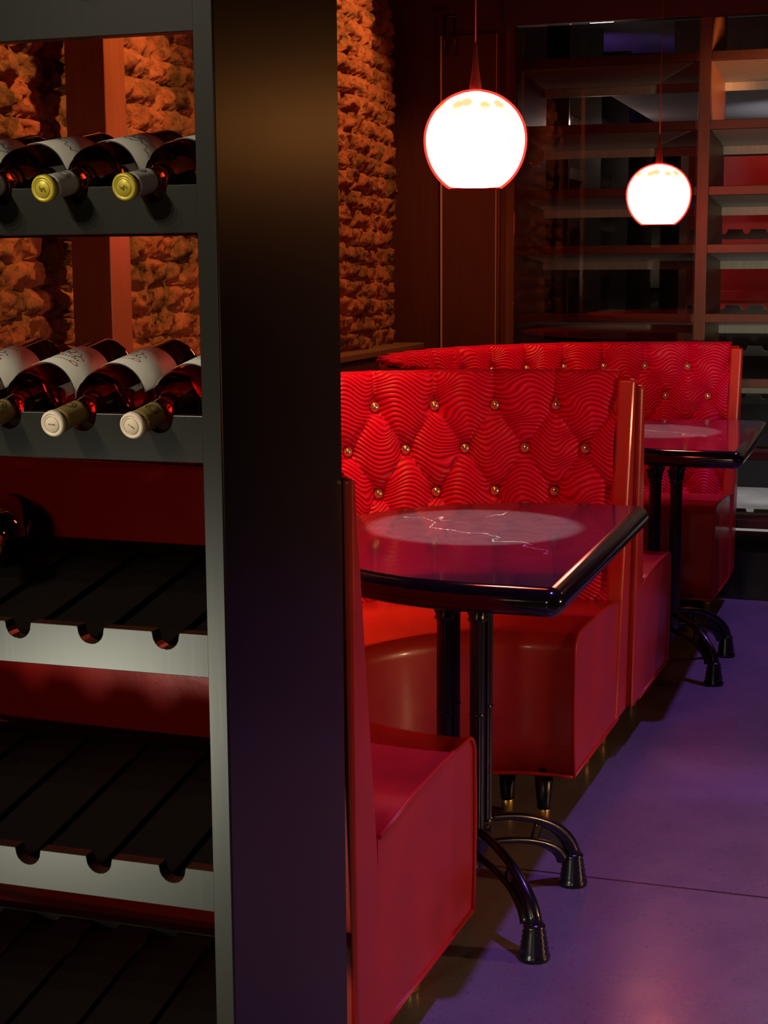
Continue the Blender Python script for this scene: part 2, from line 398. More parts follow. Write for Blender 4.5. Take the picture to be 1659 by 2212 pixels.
def stone(y0, y1, z0, z1, xs, name, amp=.035, seed=0.0, wrap=.25):
    step = .0095; ny = int((y1-y0)/step); nz = int((z1-z0)/step); vs = []
    nw = int(wrap/step)
    for j in range(nz+1):
        z = z0+(z1-z0)*j/nz
        row = math.floor(z/.085 + .35*noise.noise(Vector((0, z*3, seed))))
        for i in range(ny+1+nw):
            if i <= ny: y = y0+(y1-y0)*i/ny; back = 0
            else: y = y1; back = (i-ny)*step
            q = Vector((0, y, z))
            zz = z + .03*noise.noise(Vector((y*2.2, z*1.5, seed))) + .012*noise.noise(Vector((y*9, z*7, seed)))
            rr = math.floor(zz/.066); fz = zz/.066-rr
            off = noise.noise(Vector((rr*7.3, 1.7, seed)))*1.3
            yy = (y+back) + .02*noise.noise(Vector((y*6, z*6, seed+9)))+off
            wd = .13 + .05*noise.noise(Vector((rr*3.1, 5, seed)))
            cc = math.floor(yy/wd); fy = yy/wd-cc
            ed = min(min(fz, 1-fz)*.066, min(fy, 1-fy)*wd)
            g = min(1, max(0, (ed-.002)/.008)); g = g*g*(3-2*g)
            stp = noise.noise(Vector((cc*5.1, rr*3.7, seed)))*.6
            h = amp*(.5*g + .4*stp*g) + amp*.5*noise.fractal(Vector((y*20, z*22+back*9, seed)), .8, 2.2, 6) \
                + amp*.5*noise.noise(Vector((y*3.2, z*2.6, seed+3)))
            if back: vs.append((xs - back + amp*.2, y + h*.8, z))
            else:
                k = max(0, 1-(y1-y)/.03) if wrap else 0
                vs.append((xs + h*(1-k*.3), y + k*h*.8, z))
    W = ny+1+nw; fs = []
    for j in range(nz):
        for i in range(W-1): fs.append((j*W+i, j*W+i+1, (j+1)*W+i+1, (j+1)*W+i))
    mb = MB(); mb.add(vs, fs, True)
    return struct(mb.build(name, 'brick', recalc=False))
stone(2.3, 5.62, .99, 2.5, -1.89, 'wall_left', .04, 0.0)
stone(5.62, 5.98, .99, 2.5, -1.925, 'wall_left', .035, 4.2)
# plain wall behind the stone and the wooden wainscot below it with its ledge
struct(MB().box(-2.2, -1.96, 1.2, 6.02, 0, 3.0).build('wall_left', 'plaster'))
struct(MB().box(-1.96, -1.86, 1.2, 6.02, 0, .975).build('trim_1', 'ledge'))
struct(MB().box(-1.96, -1.80, 1.2, 6.04, .975, 1.0).build('trim_2', 'ledge', bevel=.004))

# ================================================================== FOREGROUND WINE RACK
PX0 = -1.50; YF = 1.60; YB = 2.0
rack = empty('wine_rack', (-1.1, 1.8, 0), 'dark wooden wine rack with notched shelves and bottles in the foreground left', 'wine rack')
def rp(mb, name, m_, parent=rack, bevel=0.0015, off=(-1.1, 1.8, 0)):
    mb.v = [(x-off[0], y-off[1], z-off[2]) for x, y, z in mb.v]
    return mb.build(name, m_, parent, bevel=bevel)
rp(MB().box(-.739, -.716, YF, YB, 0, 2.5), 'side_panel', 'wood')
rp(MB().box(-.7395, -.7165, YF-.003, YF, 0, 2.5), 'front_edging', 'wood_face', bevel=.0006)['label'] = 'grey-lit satin edging strip'
rp(MB().box(PX0-.023, PX0, YF, YB, 0, 2.5), 'side_panel', 'wood')
rp(MB().box(PX0, -.739, YF+.01, YB, 2.3, 2.33), 'top_board', 'wood')
NOT = [-.893 + .0985*k for k in range(-6, 2)]
def notched(x0, x1, z0, z1, notches, r=.0165, y0=0, y1=.02, drop=.004):
    pts = [(x0, z0), (x1, z0), (x1, z1)]
    for nx in sorted(notches, reverse=True):
        if nx-r < x0+.003 or nx+r > x1-.003: continue
        zc = z1-drop
        pts.append((nx+r*1.06, z1))
        for k in range(11): a = -PI*k/10; pts.append((nx+r*math.cos(a), zc+r*math.sin(a)))
        pts.append((nx-r*1.06, z1))
    pts.append((x0, z1))
    return MB().prism(pts, 'y', y0, y1)
SH = [(.302, .252), (.592, .541), (.88, .829), (1.135, 1.081), (1.393, 1.340), (1.62, 1.557)]
for zt, zb in SH:
    up_ = .04 if zt > 1.6 else 0
    s_ = notched(PX0, -.739, zb, zt, NOT, y0=YF, y1=YF+.02)
    s_.v = [(x+1.1, y-1.8, z) for x, y, z in s_.v]
    shf = s_.build('shelf', 'wood_face', rack, bevel=.0008)
    for k in range(len(NOT)-1):
        xc = (NOT[k]+NOT[k+1])/2; hw = .029
        if xc+hw > -.742 : continue
        za = zt-.030+up_*.4; zb2 = za+.155*.35
        mb = MB(); mb.add([(x+1.1, y-1.8, z) for x, y, z in
             [(xc-hw, YF+.021, za-.012), (xc+hw, YF+.021, za-.012), (xc+hw, YB-.03, zb2-.012), (xc-hw, YB-.03, zb2-.012),
              (xc-hw, YF+.021, za), (xc+hw, YF+.021, za), (xc+hw, YB-.03, zb2), (xc-hw, YB-.03, zb2)]],
             [(0,1,2,3), (4,7,6,5), (0,4,5,1), (1,5,6,2), (2,6,7,3), (3,7,4,0)])
        mb.build('slat', 'wood_dark', shf, bevel=.001)
    mb = MB().box(PX0, -.739, YB-.03, YB-.008, zt-.02+up_, zt+.027+up_); mb.v = [(x+1.1, y-1.8, z) for x, y, z in mb.v]
    mb.build('back_rail', 'wood_dark', shf)
    mb = MB().box(PX0, -.739, YF+.022, YF+.05, zt-.055, zt-.045); mb.v = [(x+1.1, y-1.8, z) for x, y, z in mb.v]
    mb.build('front_rail', 'wood_dark', shf)
    x0, x1 = PX0+1.1, -.7395+1.1; za = zt-.038+up_*.4; zq = za+.155*.375+up_*.6
    mb = MB(); mb.add([(x0, YF-1.778, za-.006), (x1, YF-1.778, za-.006), (x1, YB-1.804, zq-.006), (x0, YB-1.804, zq-.006), (x0, YF-1.778, za), (x1, YF-1.778, za), (x1, YB-1.804, zq), (x0, YB-1.804, zq)],
           [(0,1,2,3), (4,7,6,5), (0,4,5,1), (1,5,6,2), (2,6,7,3), (3,7,4,0)])
    mb.build('base_board', 'wood_dark', shf)

# ---- bottles: local z runs from the tip of the neck (0) to the base
BR = .0372
def bottle(gm, cap_m, sleeve_m, name, label, kind):
    t = empty(name, (0, 0, 0), label, 'wine bottle')
    pr = [(.0005, .0), (.0128, .0), (.0138, .003), (.0138, .014), (.0130, .016), (.0133, .06), (.0142, .078), (.0165, .086), (.0205, .0905),
          (.0260, .0955), (.0310, .1025), (.0346, .112), (.0366, .125), (.0372, .140), (.0372, .288), (.0362, .294), (.0335, .297), (.026, .2965), (.014, .288), (.0005, .284)]
    body = MB().lathe(pr, 48).build('glass_body', gm, t)
    s_ = MB().lathe([(.0137, .0065), (.0147, .0065), (.0141, .017), (.0139, .05), (.0140, .056), (.0132, .056)], 40).build('foil_sleeve', sleeve_m, t)
    cp = MB().lathe([(.0004, -.0016), (.0100, -.0016), (.0104, -.0009), (.0112, -.0009), (.0116, -.0018), (.0138, -.0016), (.0152, .0006), (.0154, .0068), (.0142, .0072)], 40).build('cap', cap_m, t)
    em = MB(); rot = Matrix.Rotation(PI, 4, 'X')
    em.lathe([(.0088, -.0017), (.0092, -.0022), (.0096, -.0017)], 32)
    if kind == 'white':      # small crest strokes pressed in the cap
        for a, b_ in (((-.004, -.003), (-.001, .003)), ((-.001, .003), (.002, -.002)), ((.002, -.002), (.004, .003)), ((-.004, 0), (.003, -.001))):
            em.tube([(a[0], a[1], -.0019), (b_[0], b_[1], -.0019)], .0006, 6)
    else:
        em.tube([(-.004, -.001, -.0018), (.004, .001, -.0018)], .0008, 6)
    em.build('embossed_mark', 'foil_emboss' if kind == 'white' else 'foil_tan', cp)
    # printed emblem on the sleeve (faces up)
    sm = MB()
    def cyl(u, z, r): a = u/r; return (r*math.sin(a), -r*math.cos(a), z)     # u = arc from the top line (-y local = up)
    def patch(mb, poly_, r):
        vs = [cyl(u, z, r) for u, z in poly_]; mb.add(vs, [tuple(range(len(vs)))])
    def ring(mb, cu, cz, ru, rz, wd, r, n=20, a0=0, a1=2*PI):
        for k in range(n):
            t0 = a0+(a1-a0)*k/n; t1 = a0+(a1-a0)*(k+1)/n
            patch(mb, [(cu+ru*math.cos(t0), cz+rz*math.sin(t0)), (cu+ru*math.cos(t1), cz+rz*math.sin(t1)),
                       (cu+(ru-wd)*math.cos(t1), cz+(rz-wd)*math.sin(t1)), (cu+(ru-wd)*math.cos(t0), cz+(rz-wd)*math.sin(t0))], r)
    ring(sm, .004, .036, .0085, .0095, .0016, .01435); ring(sm, .004, .036, .005, .0055, .0012, .01435)
    patch(sm, [(-.001, .034), (.009, .034), (.009, .038), (-.001, .038)], .01435)
    sm.build('printed_emblem', 'foil_mark' if kind != 'white' else 'ink_grey', s_)
    # paper label wrapped round the body, slightly proud of the glass
    lb = MB(); r = BR+.0004; n = 40; hu = .064; z0, z1 = .148, .238
    vs = []; fs = []
    for i in range(n+1):
        u = -hu+2*hu*i/n
        for z, rr in ((z0, r), (z1, r), (z1, r+.0004), (z0, r+.0004)): vs.append(cyl(u, z, rr))
    for i in range(n):
        for k in range(4): k2 = (k+1) % 4; fs.append((i*4+k, i*4+k2, (i+1)*4+k2, (i+1)*4+k))
    fs += [(0, 1, 2, 3), (n*4+3, n*4+2, n*4+1, n*4)]
    lab = lb.add(vs, fs, True).build('paper_label', 'paper', t)
    rr = r+.0006; cr = MB()
    if kind == 'rose':       # engraved crest: two scrolls, a banner with a line of marks, lines beneath
        for sgn in (-1, 1):
            ring(cr, sgn*.009, .200, .008, .007, .0012, rr); ring(cr, sgn*.018, .193, .007, .005, .0012, rr, a0=0, a1=4.5)
        ring(cr, 0, .206, .006, .007, .0014, rr)
        patch(cr, [(-.022, .182), (.022, .182), (.022, .1835), (-.022, .1835)], rr); patch(cr, [(-.022, .190), (.022, .190), (.022, .1912), (-.022, .1912)], rr)
        for k in range(10): u = -.019+.0042*k; patch(cr, [(u, .1845), (u+.0016, .1845), (u+.002, .189), (u+.0004, .189)], rr)
        for k in range(14): u = -.022+.0033*k; patch(cr, [(u, .2185), (u+.0018, .2185), (u+.0018, .2205), (u, .2205)], rr)
        for k in range(9): u = -.017+.004*k; patch(cr, [(u, .1725), (u+.0024, .1725), (u+.0024, .1745), (u, .1745)], rr)
        cr.build('crest', 'ink', lab)
        c2 = MB(); ring(c2, .021, .176, .006, .004, .0015, rr); c2.build('red_seal', 'ink_red', lab)
    else:                    # landscape drawing: a dark hill line with a tree, words above
        pts = [(-.05+.0035*k, .185+.006*math.sin(k*.7)+.004*math.sin(k*2.1)) for k in range(29)]
        for a, b_ in zip(pts, pts[1:]): patch(cr, [(a[0], a[1]), (b_[0], b_[1]), (b_[0], b_[1]+.0022), (a[0], a[1]+.0022)], rr)
        for k in range(34):
            a = random.random()*2*PI; q = random.random()**.5; u = .004+.02*q*math.cos(a); z = .201+.009*q*math.sin(a)
            patch(cr, [(u-.002, z-.0015), (u+.002, z-.001), (u+.0015, z+.0018), (u-.0015, z+.0012)], rr)
        for k in range(9): u = -.018+.0042*k; patch(cr, [(u, .2235), (u+.0024, .2235), (u+.003, .2275), (u+.0006, .2275)], rr)
        cr.build('drawing', 'ink_grey', lab)
    return t
def place_bottle(t, tip, base, spin=0):
    tip = Vector(tip); d = (Vector(base)-tip).normalized()
    x = Vector((0, 0, 1)).cross(d).normalized(); y = d.cross(x).normalized()     # local -y faces up
    if y.z > 0: x, y = -x, -y
    mt = Matrix((( x.x, y.x, d.x), (x.y, y.y, d.y), (x.z, y.z, d.z))) @ Matrix.Rotation(spin, 3, 'Z')
    t.location = tip; t.rotation_euler = mt.to_euler()
place = ['fourth from the rack post', 'third from the rack post', 'second from the rack post', 'nearest the rack post']
wb = bottle('glass_white', 'foil_yellow', 'foil_silver', 'wine_bottle', '', 'white')
rb = bottle('glass_rose', 'foil_cream', 'foil_tan', 'wine_bottle', '', 'rose')
spins = {0: .5, 1: -.25, 2: .15, 3: -.3}
for i in range(4):
    k = i-2
    x = -.893+.0985*(k-0)+.0
    for proto, row, z, dz, txt in ((wb, 1, 1.389, .047, 'amber wine bottle, yellow cap, upper shelf'),
                                   (rb, 2, 1.127, .045, 'rose wine bottle, cream cap, lower shelf')):
        t = proto if i == 0 else copy_tree(proto)
        px = (-1.087, -.989, -.893, -.795)[i]
        place_bottle(t, (px-.010, 1.548+(.004 if i == 3 else 0), z), (px+.004, 1.82, z+dz), spins[i] if row == 1 else spins[3-i]*.7)
        t['label'] = txt+', '+place[i]; t['group'] = 'bottles on the upper shelf' if row == 1 else 'bottles on the lower shelf'
t = copy_tree(rb); place_bottle(t, (-.893, 1.548, 1.634), (-.88, 1.82, 1.68)); t['label'] = 'wine bottle at the very top edge of the photo, only its cap showing'; t['group'] = 'bottles on the top shelf'
db = bottle('glass_dark', 'foil_dark', 'foil_dark', 'wine_bottle', '', 'rose')
place_bottle(db, (-1.127, 1.76, .934), (-1.262, 2.02, .928), PI); db['label'] = 'lone dark bottle pushed back on the empty shelf at the left edge'

# ================================================================== BOOTHS
def booth(loc, rz, Ri, label, name='curved_booth', top=1.028, flare=0.0):
    root = empty(name, loc, label, 'booth', 'curved red booths along the wall', rz)
    EX = .03
    def st(n=72):
        L = [(EX, 0)]+[(0, PI*k/n) for k in range(n+1)]+[(EX, PI)]
        return L
    def P(off, th, R, z): return (off-R*math.sin(th), R*math.cos(th), z)
    def sweep(sec, stations, closed=True):
        mb = MB(); n = len(sec); vs = [P(o_, th, R, z) for o_, th in stations for R, z in sec]
        fs = []
        for i in range(len(stations)-1):
            for k in range(n): k2 = (k+1) % n; fs.append((i*n+k, i*n+k2, (i+1)*n+k2, (i+1)*n+k))
        mb.add(vs, fs, True)
        mb.add([P(*stations[0], R, z) for R, z in sec], [tuple(range(n))]); mb.add([P(*stations[-1], R, z) for R, z in sec], [tuple(range(n))[::-1]])
        return mb
    FL = lambda th: flare*max(0, (th-PI*.55)/(PI*.45))
    RB = lambda z, th=0: .865+(.108+FL(th))*(z-.12)/.9
    RT = lambda z, th: (z-.4)*(top-.4)/(1.028-.4)+.4 if z > .4 else z
    # seat: rounded front edge, slight bulge
    sec = [(Ri+.004, .12), (Ri-.004, .2), (Ri-.007, .3), (Ri-.004, .39)]
    for k in range(7): a = PI/2*k/6; sec.append((Ri+.036-.04*math.cos(a), .42+.04*math.sin(a)))
    sec += [(Ri+.2, .462), (Ri+.34, .455), (.895, .44), (.905, .12)]
    seat = sweep(sec, st()).build('seat', 'vinyl', root)
    for th in (0, PI):
        pts = [P(EX+.002, th, R, z) for R, z in sec[:-1]]
        mb = MB().tube(pts, .0042, 8, up=(1, 0, 0)); mb.build('piping', 'piping', seat)
        fe = []
    mb = MB().tube([P(*s_, Ri+.002, .121) for s_ in st(60)], .005, 8); mb.tube([P(EX, 0, Ri, .121), P(EX, 0, .9, .121)], .005, 8); mb.tube([P(EX, PI, Ri, .121), P(EX, PI, .9, .121)], .005, 8)
    mb.build('bottom_piping', 'piping', seat)
    # backrest core + outer vinyl shell
    tz = top-.01; sec = [(.90, .12), (RB(.45)+.022, .45), (.985, tz-.02), (.986, tz), (.992, tz), (.998, tz-.008), (.999, .12)]
    mb = sweep(sec, st())
    if flare:
        mb.v = [(x, y - flare*.75*max(0, (z-.12)/.9)*max(0, -y-.2)/.8, z) for x, y, z in mb.v]
        # the free side behind the wine rack is squarer in plan
        nv = []
        for x, y, z in mb.v:
            R = math.hypot(x, y)
            if y < 0 and x < 0 and R > .975:
                q = R/((abs(x)**4+abs(y)**4)**.25); x, y = x*q, y*q
            nv.append((x, y, z))
        mb.v = nv
    mb.build('outer_back', 'vinyl_back', root)
    # tufted inner face with real pleats
    NB = 19; nu = NB*28; z0, z1 = .43, top; nvz = 100; nr = 10
    D = .042; vs = []; uvs = []
    PITCH = PI/NB; ROW = .1125
    def tuft(u, v):
        if v > 0:
            c = abs(math.sin(PI*u)); cre = c**.5; dd = math.hypot(u-round(u), v*.76)
        else:
            s_, t_ = u+v/2, u-v/2
            cre = (abs(math.sin(PI*s_))*abs(math.sin(PI*t_)))**.32
            si, ti = round(s_), round(t_)
            if (si-ti) > 0: dd = 9
            else: dd = math.hypot(u-(si+ti)/2, (v-(si-ti))*.76)
        # pull at the buttons, shallower along the creases
        return D*(.62*cre + .38*(1-math.exp(-(dd/.17)**2)))
    for j in range(nvz+nr+1):
        if j <= nvz: z = z0+(z1-z0)*j/nvz; extra = 0
        for i in range(nu+1):
            th = PI*i/nu; u = i/28.0
            if j <= nvz:
                v = (z-.94+1.028-top)/ROW
                h = tuft(u, v)
                tp = max(0, (z-(z1-.035))/.035); R = RB(z, th)+.024-h + .010*tp**3
                edge = min(u, NB-u)
                if edge < .25: R += 0.006*(1-edge/.25)**2
                vs.append(P(0, th, R, z)); uvs.append((u, v))
            else:
                a = PI/2*(j-nvz)/nr; h = tuft(u, (z1-.94)/ROW)
                R = RB(z1, th)+.024-h+.010 + .02*math.sin(a) ; zz = z1 + .0 + .012*math.sin(a*2)*.7 - .004*(j-nvz)/nr
                vs.append(P(0, th, R, zz)); uvs.append((u, (zz-.94)/ROW+.3*math.sin(a)))
    # straight extension at both ends so the fabric meets the end panels
    W = nu+1; fs = []
    for j in range(nvz+nr):
        for i in range(W-1): fs.append((j*W+i, (j+1)*W+i, (j+1)*W+i+1, j*W+i+1))
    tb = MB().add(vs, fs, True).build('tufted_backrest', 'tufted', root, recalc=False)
    me = tb.data; ul = me.uv_layers.new(name='UVMap')
    for lp in me.loops: ul.data[lp.index].uv = uvs[lp.vertex_index]
    # end panels: rolled vinyl posts closing each arm
    for sg in (1, -1):
        T = 0 if sg > 0 else PI; fo = flare*.75 if sg < 0 else 0; tz = top-.016
        poly = [(sg*(.999), .12), (sg*(.999+fo), tz), (sg*(RB(tz, T)-.004), tz)]+[(sg*(RB(z, T)-.004), z) for z in (.8, .6, .44)]+[(sg*RB(.2), .12)]
        mb = MB().prism(poly, 'x', -.012, EX+.004); mb.v = [(x+.012*max(0, (z-.12)/.9), y, z) for x, y, z in mb.v]; mb.build('end_panel', 'vinyl', root, bevel=.009, seg=3)
        pts = [(EX+.003, sg*(RB(z)+.038), z) for z in (.12, .4, .7, 1.0)]
    # buttons
    bt = None
    def btn(u, v):
        nonlocal bt
        th = u*PITCH; z = .94-1.028+top+v*ROW; R = RB(z, th)+.011
        if bt is None:
            bt = MB().lathe([(.0004, .0105), (.0045, .0098), (.0098, .0075), (.0126, .0035), (.0134, 0), (.011, -.005)], 20).build('button', 'button', root)
            o = bt
        else: o = bt.copy(); C.objects.link(o)
        o.location = P(0, th, R, z); d = Vector((math.sin(th), -math.cos(th), .1))
        o.rotation_euler = d.to_track_quat('Z', 'Y').to_euler()
    for v in (0, -2):
        for u in range(1, NB): btn(u, v)
    for v in (-1, -3):
        for u in range(NB): btn(u+.5, v)
    # legs: black tapered wood with brass ferrules
    for (lx, ly) in ((-.045, Ri+.022), (-.05, .87), (-.05, -Ri-.11), (-.06, -.955), (-Ri-.1, 0), (-.145, Ri+.06), (-.86, .25), (-.86, -.25)):
        lg = MB().lathe([(.024, .135), (.0165, .035), (.016, .03)], 20, caps=True, c=(lx, ly, 0)).build('leg', 'black', root)
        MB().lathe([(.0163, .047), (.0125, .002), (.011, 0)], 20, caps=True, c=(lx, ly, 0)).build('brass_ferrule', 'brass', lg)
    return root
A = math.radians(-2.2)
booth((-.711, 3.04, 0), A, .40, 'red tufted curved booth nearest the wine rack, wrapped around the nearer table', flare=.045)
booth((-.620, 5.05, 0), A, .455, 'red tufted curved booth farther back beside the shelving, around the farther table', top=1.008)

# ================================================================== TABLES
def dtable(loc, label):
    root = empty('pedestal_table', loc, label, 'table', 'marble tables in the booths')
    H = .76; r = .026; R0 = .5; e0 = .15
    def outline(d):
        R = R0-d; e = e0-d; c = max(.03-d, .003); pts = []
        for k in range(7): a = -PI/2+PI/2*k/6; pts.append((e-c+c*math.cos(a), -R+c+c*math.sin(a)))
        for k in range(7): a = PI/2*k/6; pts.append((e-c+c*math.cos(a), R-c+c*math.sin(a)))
        for k in range(49): a = PI/2+PI*k/48; pts.append((R*math.cos(a), R*math.sin(a)))
        return pts
    mb = MB(); prof = []
    for k in range(13): a = PI/2-PI*k/12; prof.append((r-r*math.cos(a), H-r+r*math.sin(a)))
    n = len(outline(0)); vs = []
    for d, z in prof: vs += [(x, y, z) for x, y in outline(d)]
    fs = [(i*n+k, i*n+(k+1) % n, (i+1)*n+(k+1) % n, (i+1)*n+k) for i in range(12) for k in range(n)]
    mb.add(vs, fs, True); mb.add([(x, y, H-2*r) for x, y in outline(r)], [tuple(range(n))[::-1]])
    mb.build('table_edge', 'gloss_black', root)['label'] = 'glossy black bullnose edge'
    o = outline(r)
    MB().add([(x, y, H) for x, y in o], [tuple(range(n))]).build('marble_top', 'marble', root)
    # pedestal: four fluted columns, capitals, hub, finial and four arched legs
    px, py = 0, 0
    ped = (-.126, -.105)
    cx_, cy_ = ped
    for sx in (-1, 1):
        for sy in (-1, 1):
            x, y = cx_+sx*.034, cy_+sy*.034; ns = 48; vs = []; prof = [(.0148, .17), (.0148, .655)]
            mb = MB()
            for R, z in prof:
                for k in range(ns): a = 2*PI*k/ns; rr = R*(1-.13*(.5-.5*math.cos(12*a))); vs.append((x+rr*math.cos(a), y+rr*math.sin(a), z))
            mb.add(vs, [(k, (k+1) % ns, ns+(k+1) % ns, ns+k) for k in range(ns)], True)
            mb.lathe([(.0155, .175), (.018, .18), (.0155, .185)], 20, c=(x, y, 0))
            mb.lathe([(.0150, .42), (.0165, .423), (.0150, .426)], 20, c=(x, y, 0))
            co = mb.build('column', 'iron', root)
            # leafed capital
            cp = MB().lathe([(.015, .612), (.020, .616), (.0165, .622), (.0175, .645), (.022, .672), (.018, .694), (.023, .700), (.023, .708)], 20, c=(x, y, 0))
            for k in range(8):
                a = 2*PI*k/8
                cp.tube([(x+.0165*math.cos(a), y+.0165*math.sin(a), .626), (x+.020*math.cos(a), y+.020*math.sin(a), .646), (x+.0245*math.cos(a), y+.0245*math.sin(a), .654), (x+.025*math.cos(a), y+.025*math.sin(a), .648)], [.003, .0035, .003, .002], 6)
            cp.build('capital', 'iron', co)
    MB().box(cx_-.13, cx_+.13, cy_-.13, cy_+.13, .704, .709).build('mounting_plate', 'iron', root)
    MB().lathe([(.004, .03), (.014, .035), (.02, .05), (.017, .065), (.03, .08), (.042, .1), (.036, .112), (.048, .128), (.052, .16), (.058, .17), (.052, .182), (.03, .186), (.002, .187)], 28, c=(cx_, cy_, 0)).build('hub', 'iron', root)
    for q in range(4):
        a = PI/4+q*PI/2; dx, dy = math.cos(a), math.sin(a)
        def L(s_, z): return (cx_+dx*s_, cy_+dy*s_, z)
        mb = MB()
        up = []; lo = []
        for k in range(15):
            t_ = k/14; an = PI/2*t_*.93; up.append(L(.045+.222*math.sin(an), .055+.128*math.cos(an)))
            lo.append(L(.045+.195*math.sin(an), .052+.078*math.cos(an)))
        mb.tube(up, [.0085]*4+[.0095]*3+[.0105, .0115, .0125, .0135, .0145, .0155, .016, .017], 10, up=(-dy, dx, 0)); mb.tube(lo, [.0075]*8+[.0085, .0095, .0105, .0115, .0125, .013, .014], 10, up=(-dy, dx, 0))
        mb.tube([up[6], lo[6]], .0035, 8)
        mb.lathe([(.0, -.012), (.009, -.01), (.013, -.004), (.010, 0), (.014, .004), (.010, .008), (.013, .012), (.006, .018), (0, .02)], 14, c=up[0], rot=Matrix.Rotation(a, 4, 'Z') @ Matrix.Rotation(PI/2, 4, 'Y'))
        # web between the two arcs near the foot
        for i in range(7, 14):
            mb.add([up[i], up[i+1], lo[i+1], lo[i]], [(0, 1, 2, 3)])
            mb.add([Vector(up[i])+Vector((-dy, dx, 0))*.003, Vector(up[i+1])+Vector((-dy, dx, 0))*.003, Vector(lo[i+1])+Vector((-dy, dx, 0))*.003, Vector(lo[i])+Vector((-dy, dx, 0))*.003], [(0, 1, 2, 3)])
        lg = mb.build('leg', 'iron', root)
        pf = [(.002, .074), (.014, .073), (.020, .068)]
        for k in range(5): z = .062-.0105*k; w_ = .0195+.0016*k; pf += [(w_+.0022, z+.002), (w_, z-.003)]
        pf += [(.030, .010), (.031, .005), (.028, .0), (.002, 0)]
        MB().lathe(pf, 24, c=L(.266, 0)).build('foot', 'iron', lg)
    return root
T1 = (-.66, 3.02, 0); T2 = (-.55, 5.10, 0)
dtable(T1, 'black marble pedestal table in the nearer booth, its near corner toward the camera')
dtable(T2, 'black marble pedestal table in the farther booth, partly hidden by the nearer booth arm')

# ================================================================== PENDANTS
def pendant(loc, label):
    root = empty('pendant_lamp', loc, label, 'pendant lamp', 'globe pendants over the tables')
    def prof(s, n=28):
        L = []
        for k in range(n+1):
            a = PI/2*k/n; L.append((max(.012, .105*s*math.cos(a)), .099*s*math.sin(a)))
        L = L[::-1]; hb = .114*s
        for k in range(1, n+1):
            a = math.asin(.098/.114)*k/n; L.append((.105*s*math.cos(a), -hb*math.sin(a)))
        return L[::-1]
    sh = MB().lathe(prof(1.0), 64).build('glass_shade', 'shell', root)
    MB().lathe(prof(.955), 64).build('lit_core', 'core', root)
    MB().lathe([(.013, .095), (.012, .108), (.007, .14), (.0035, .185), (.002, .19)], 20).build('cone_cap', 'cord', root)
    MB().tube([(0, 0, .185), (0, 0, 2.99-loc[2])], .0016, 8).build('cord', 'cord', root)
    d = spot('bulb', (loc[0], loc[1], loc[2]-.03), (loc[0], loc[1], 0), 100, (1, .86, .8), 2*math.degrees(math.atan(.225/.745)), .12, .012)
    return root
pendant((-.822, 3.12, 1.556), 'large glowing red glass globe pendant over the nearer table')
pendant((-.740, 5.14, 1.530), 'smaller looking glowing red globe pendant over the farther table')

# ================================================================== WOODEN POST BY THE BRICK WALL
o = MB().box(-.05, .05, -.05, .05, 0, 3.0).build('wooden_post', 'post', bevel=.002, loc=(-1.758, 3.265, 0))
tag(o, 'square dark wooden post in front of the stone wall, one side lit orange', 'post')

# ================================================================== BACK SHELVING
YR = 6.1; YR2 = 6.62
far = empty('display_shelving', (-.6, YR+.25, 0), 'tall mahogany see-through wine shelving at the back behind the booths', 'shelving')
FO = (-.6, YR+.25, 0)
def fp(mb, name, m_, bevel=.002, parent=None):
    mb.v = [(x-FO[0], y-FO[1], z-FO[2]) for x, y, z in mb.v]
    return mb.build(name, m_, parent or far, bevel=bevel)
XL, XM, XR = -1.46, -.7125, .75
for x in (XL, XM, XR): fp(MB().box(x-.0225, x+.0225, YR, YR2+.02, 0, 2.6), 'upright', 'wood_far')
fp(MB().box(XL-.02, XR+.02, YR-.045, YR+.02, 2.222, 3.0), 'header', 'plaster')
fp(MB().box(XL, XR, YR+.01, YR2, 0, .19), 'plinth', 'black')
FS = [2.098, 1.845, 1.600, 1.382, 1.118, .869, .590, .320]
for z in FS:
    for xa, xb in ((XL+.0225, XM-.0225), (XM+.0225, XR-.0225)):
        s_ = fp(MB().box(xa, xb, YR, YR+.03, z-.034, z), 'shelf_edge', 'wood_far')
        gb = notched(xa, xb, z-.095, z-.034, [xa+.05+.1*k for k in range(15)], y0=YR2-.02, y1=YR2)
        fp(gb, 'notched_board', 'wood_pale', bevel=0, parent=s_)
        mb = MB(); mb.add([(xa, YR+.03, z-.014), (xb, YR+.03, z-.014), (xb, YR2-.02, z-.046), (xa, YR2-.02, z-.046),
                    (xa, YR+.03, z-.03), (xb, YR+.03, z-.03), (xb, YR2-.02, z-.062), (xa, YR2-.02, z-.062)],
                   [(0,1,2,3), (4,7,6,5), (0,4,5,1), (1,5,6,2), (2,6,7,3), (3,7,4,0)])
        fp(mb, 'shelf_board', 'wood_pale', bevel=0, parent=s_)
# glass pane in front of the left bay
gp = MB().box(XL+.02, XM-.022, YR-.035, YR-.029, .195, 2.218).build('glass_pane', 'pane'); tag(gp, 'clear glass pane standing in front of the left bay of the back shelving', 'glass pane')
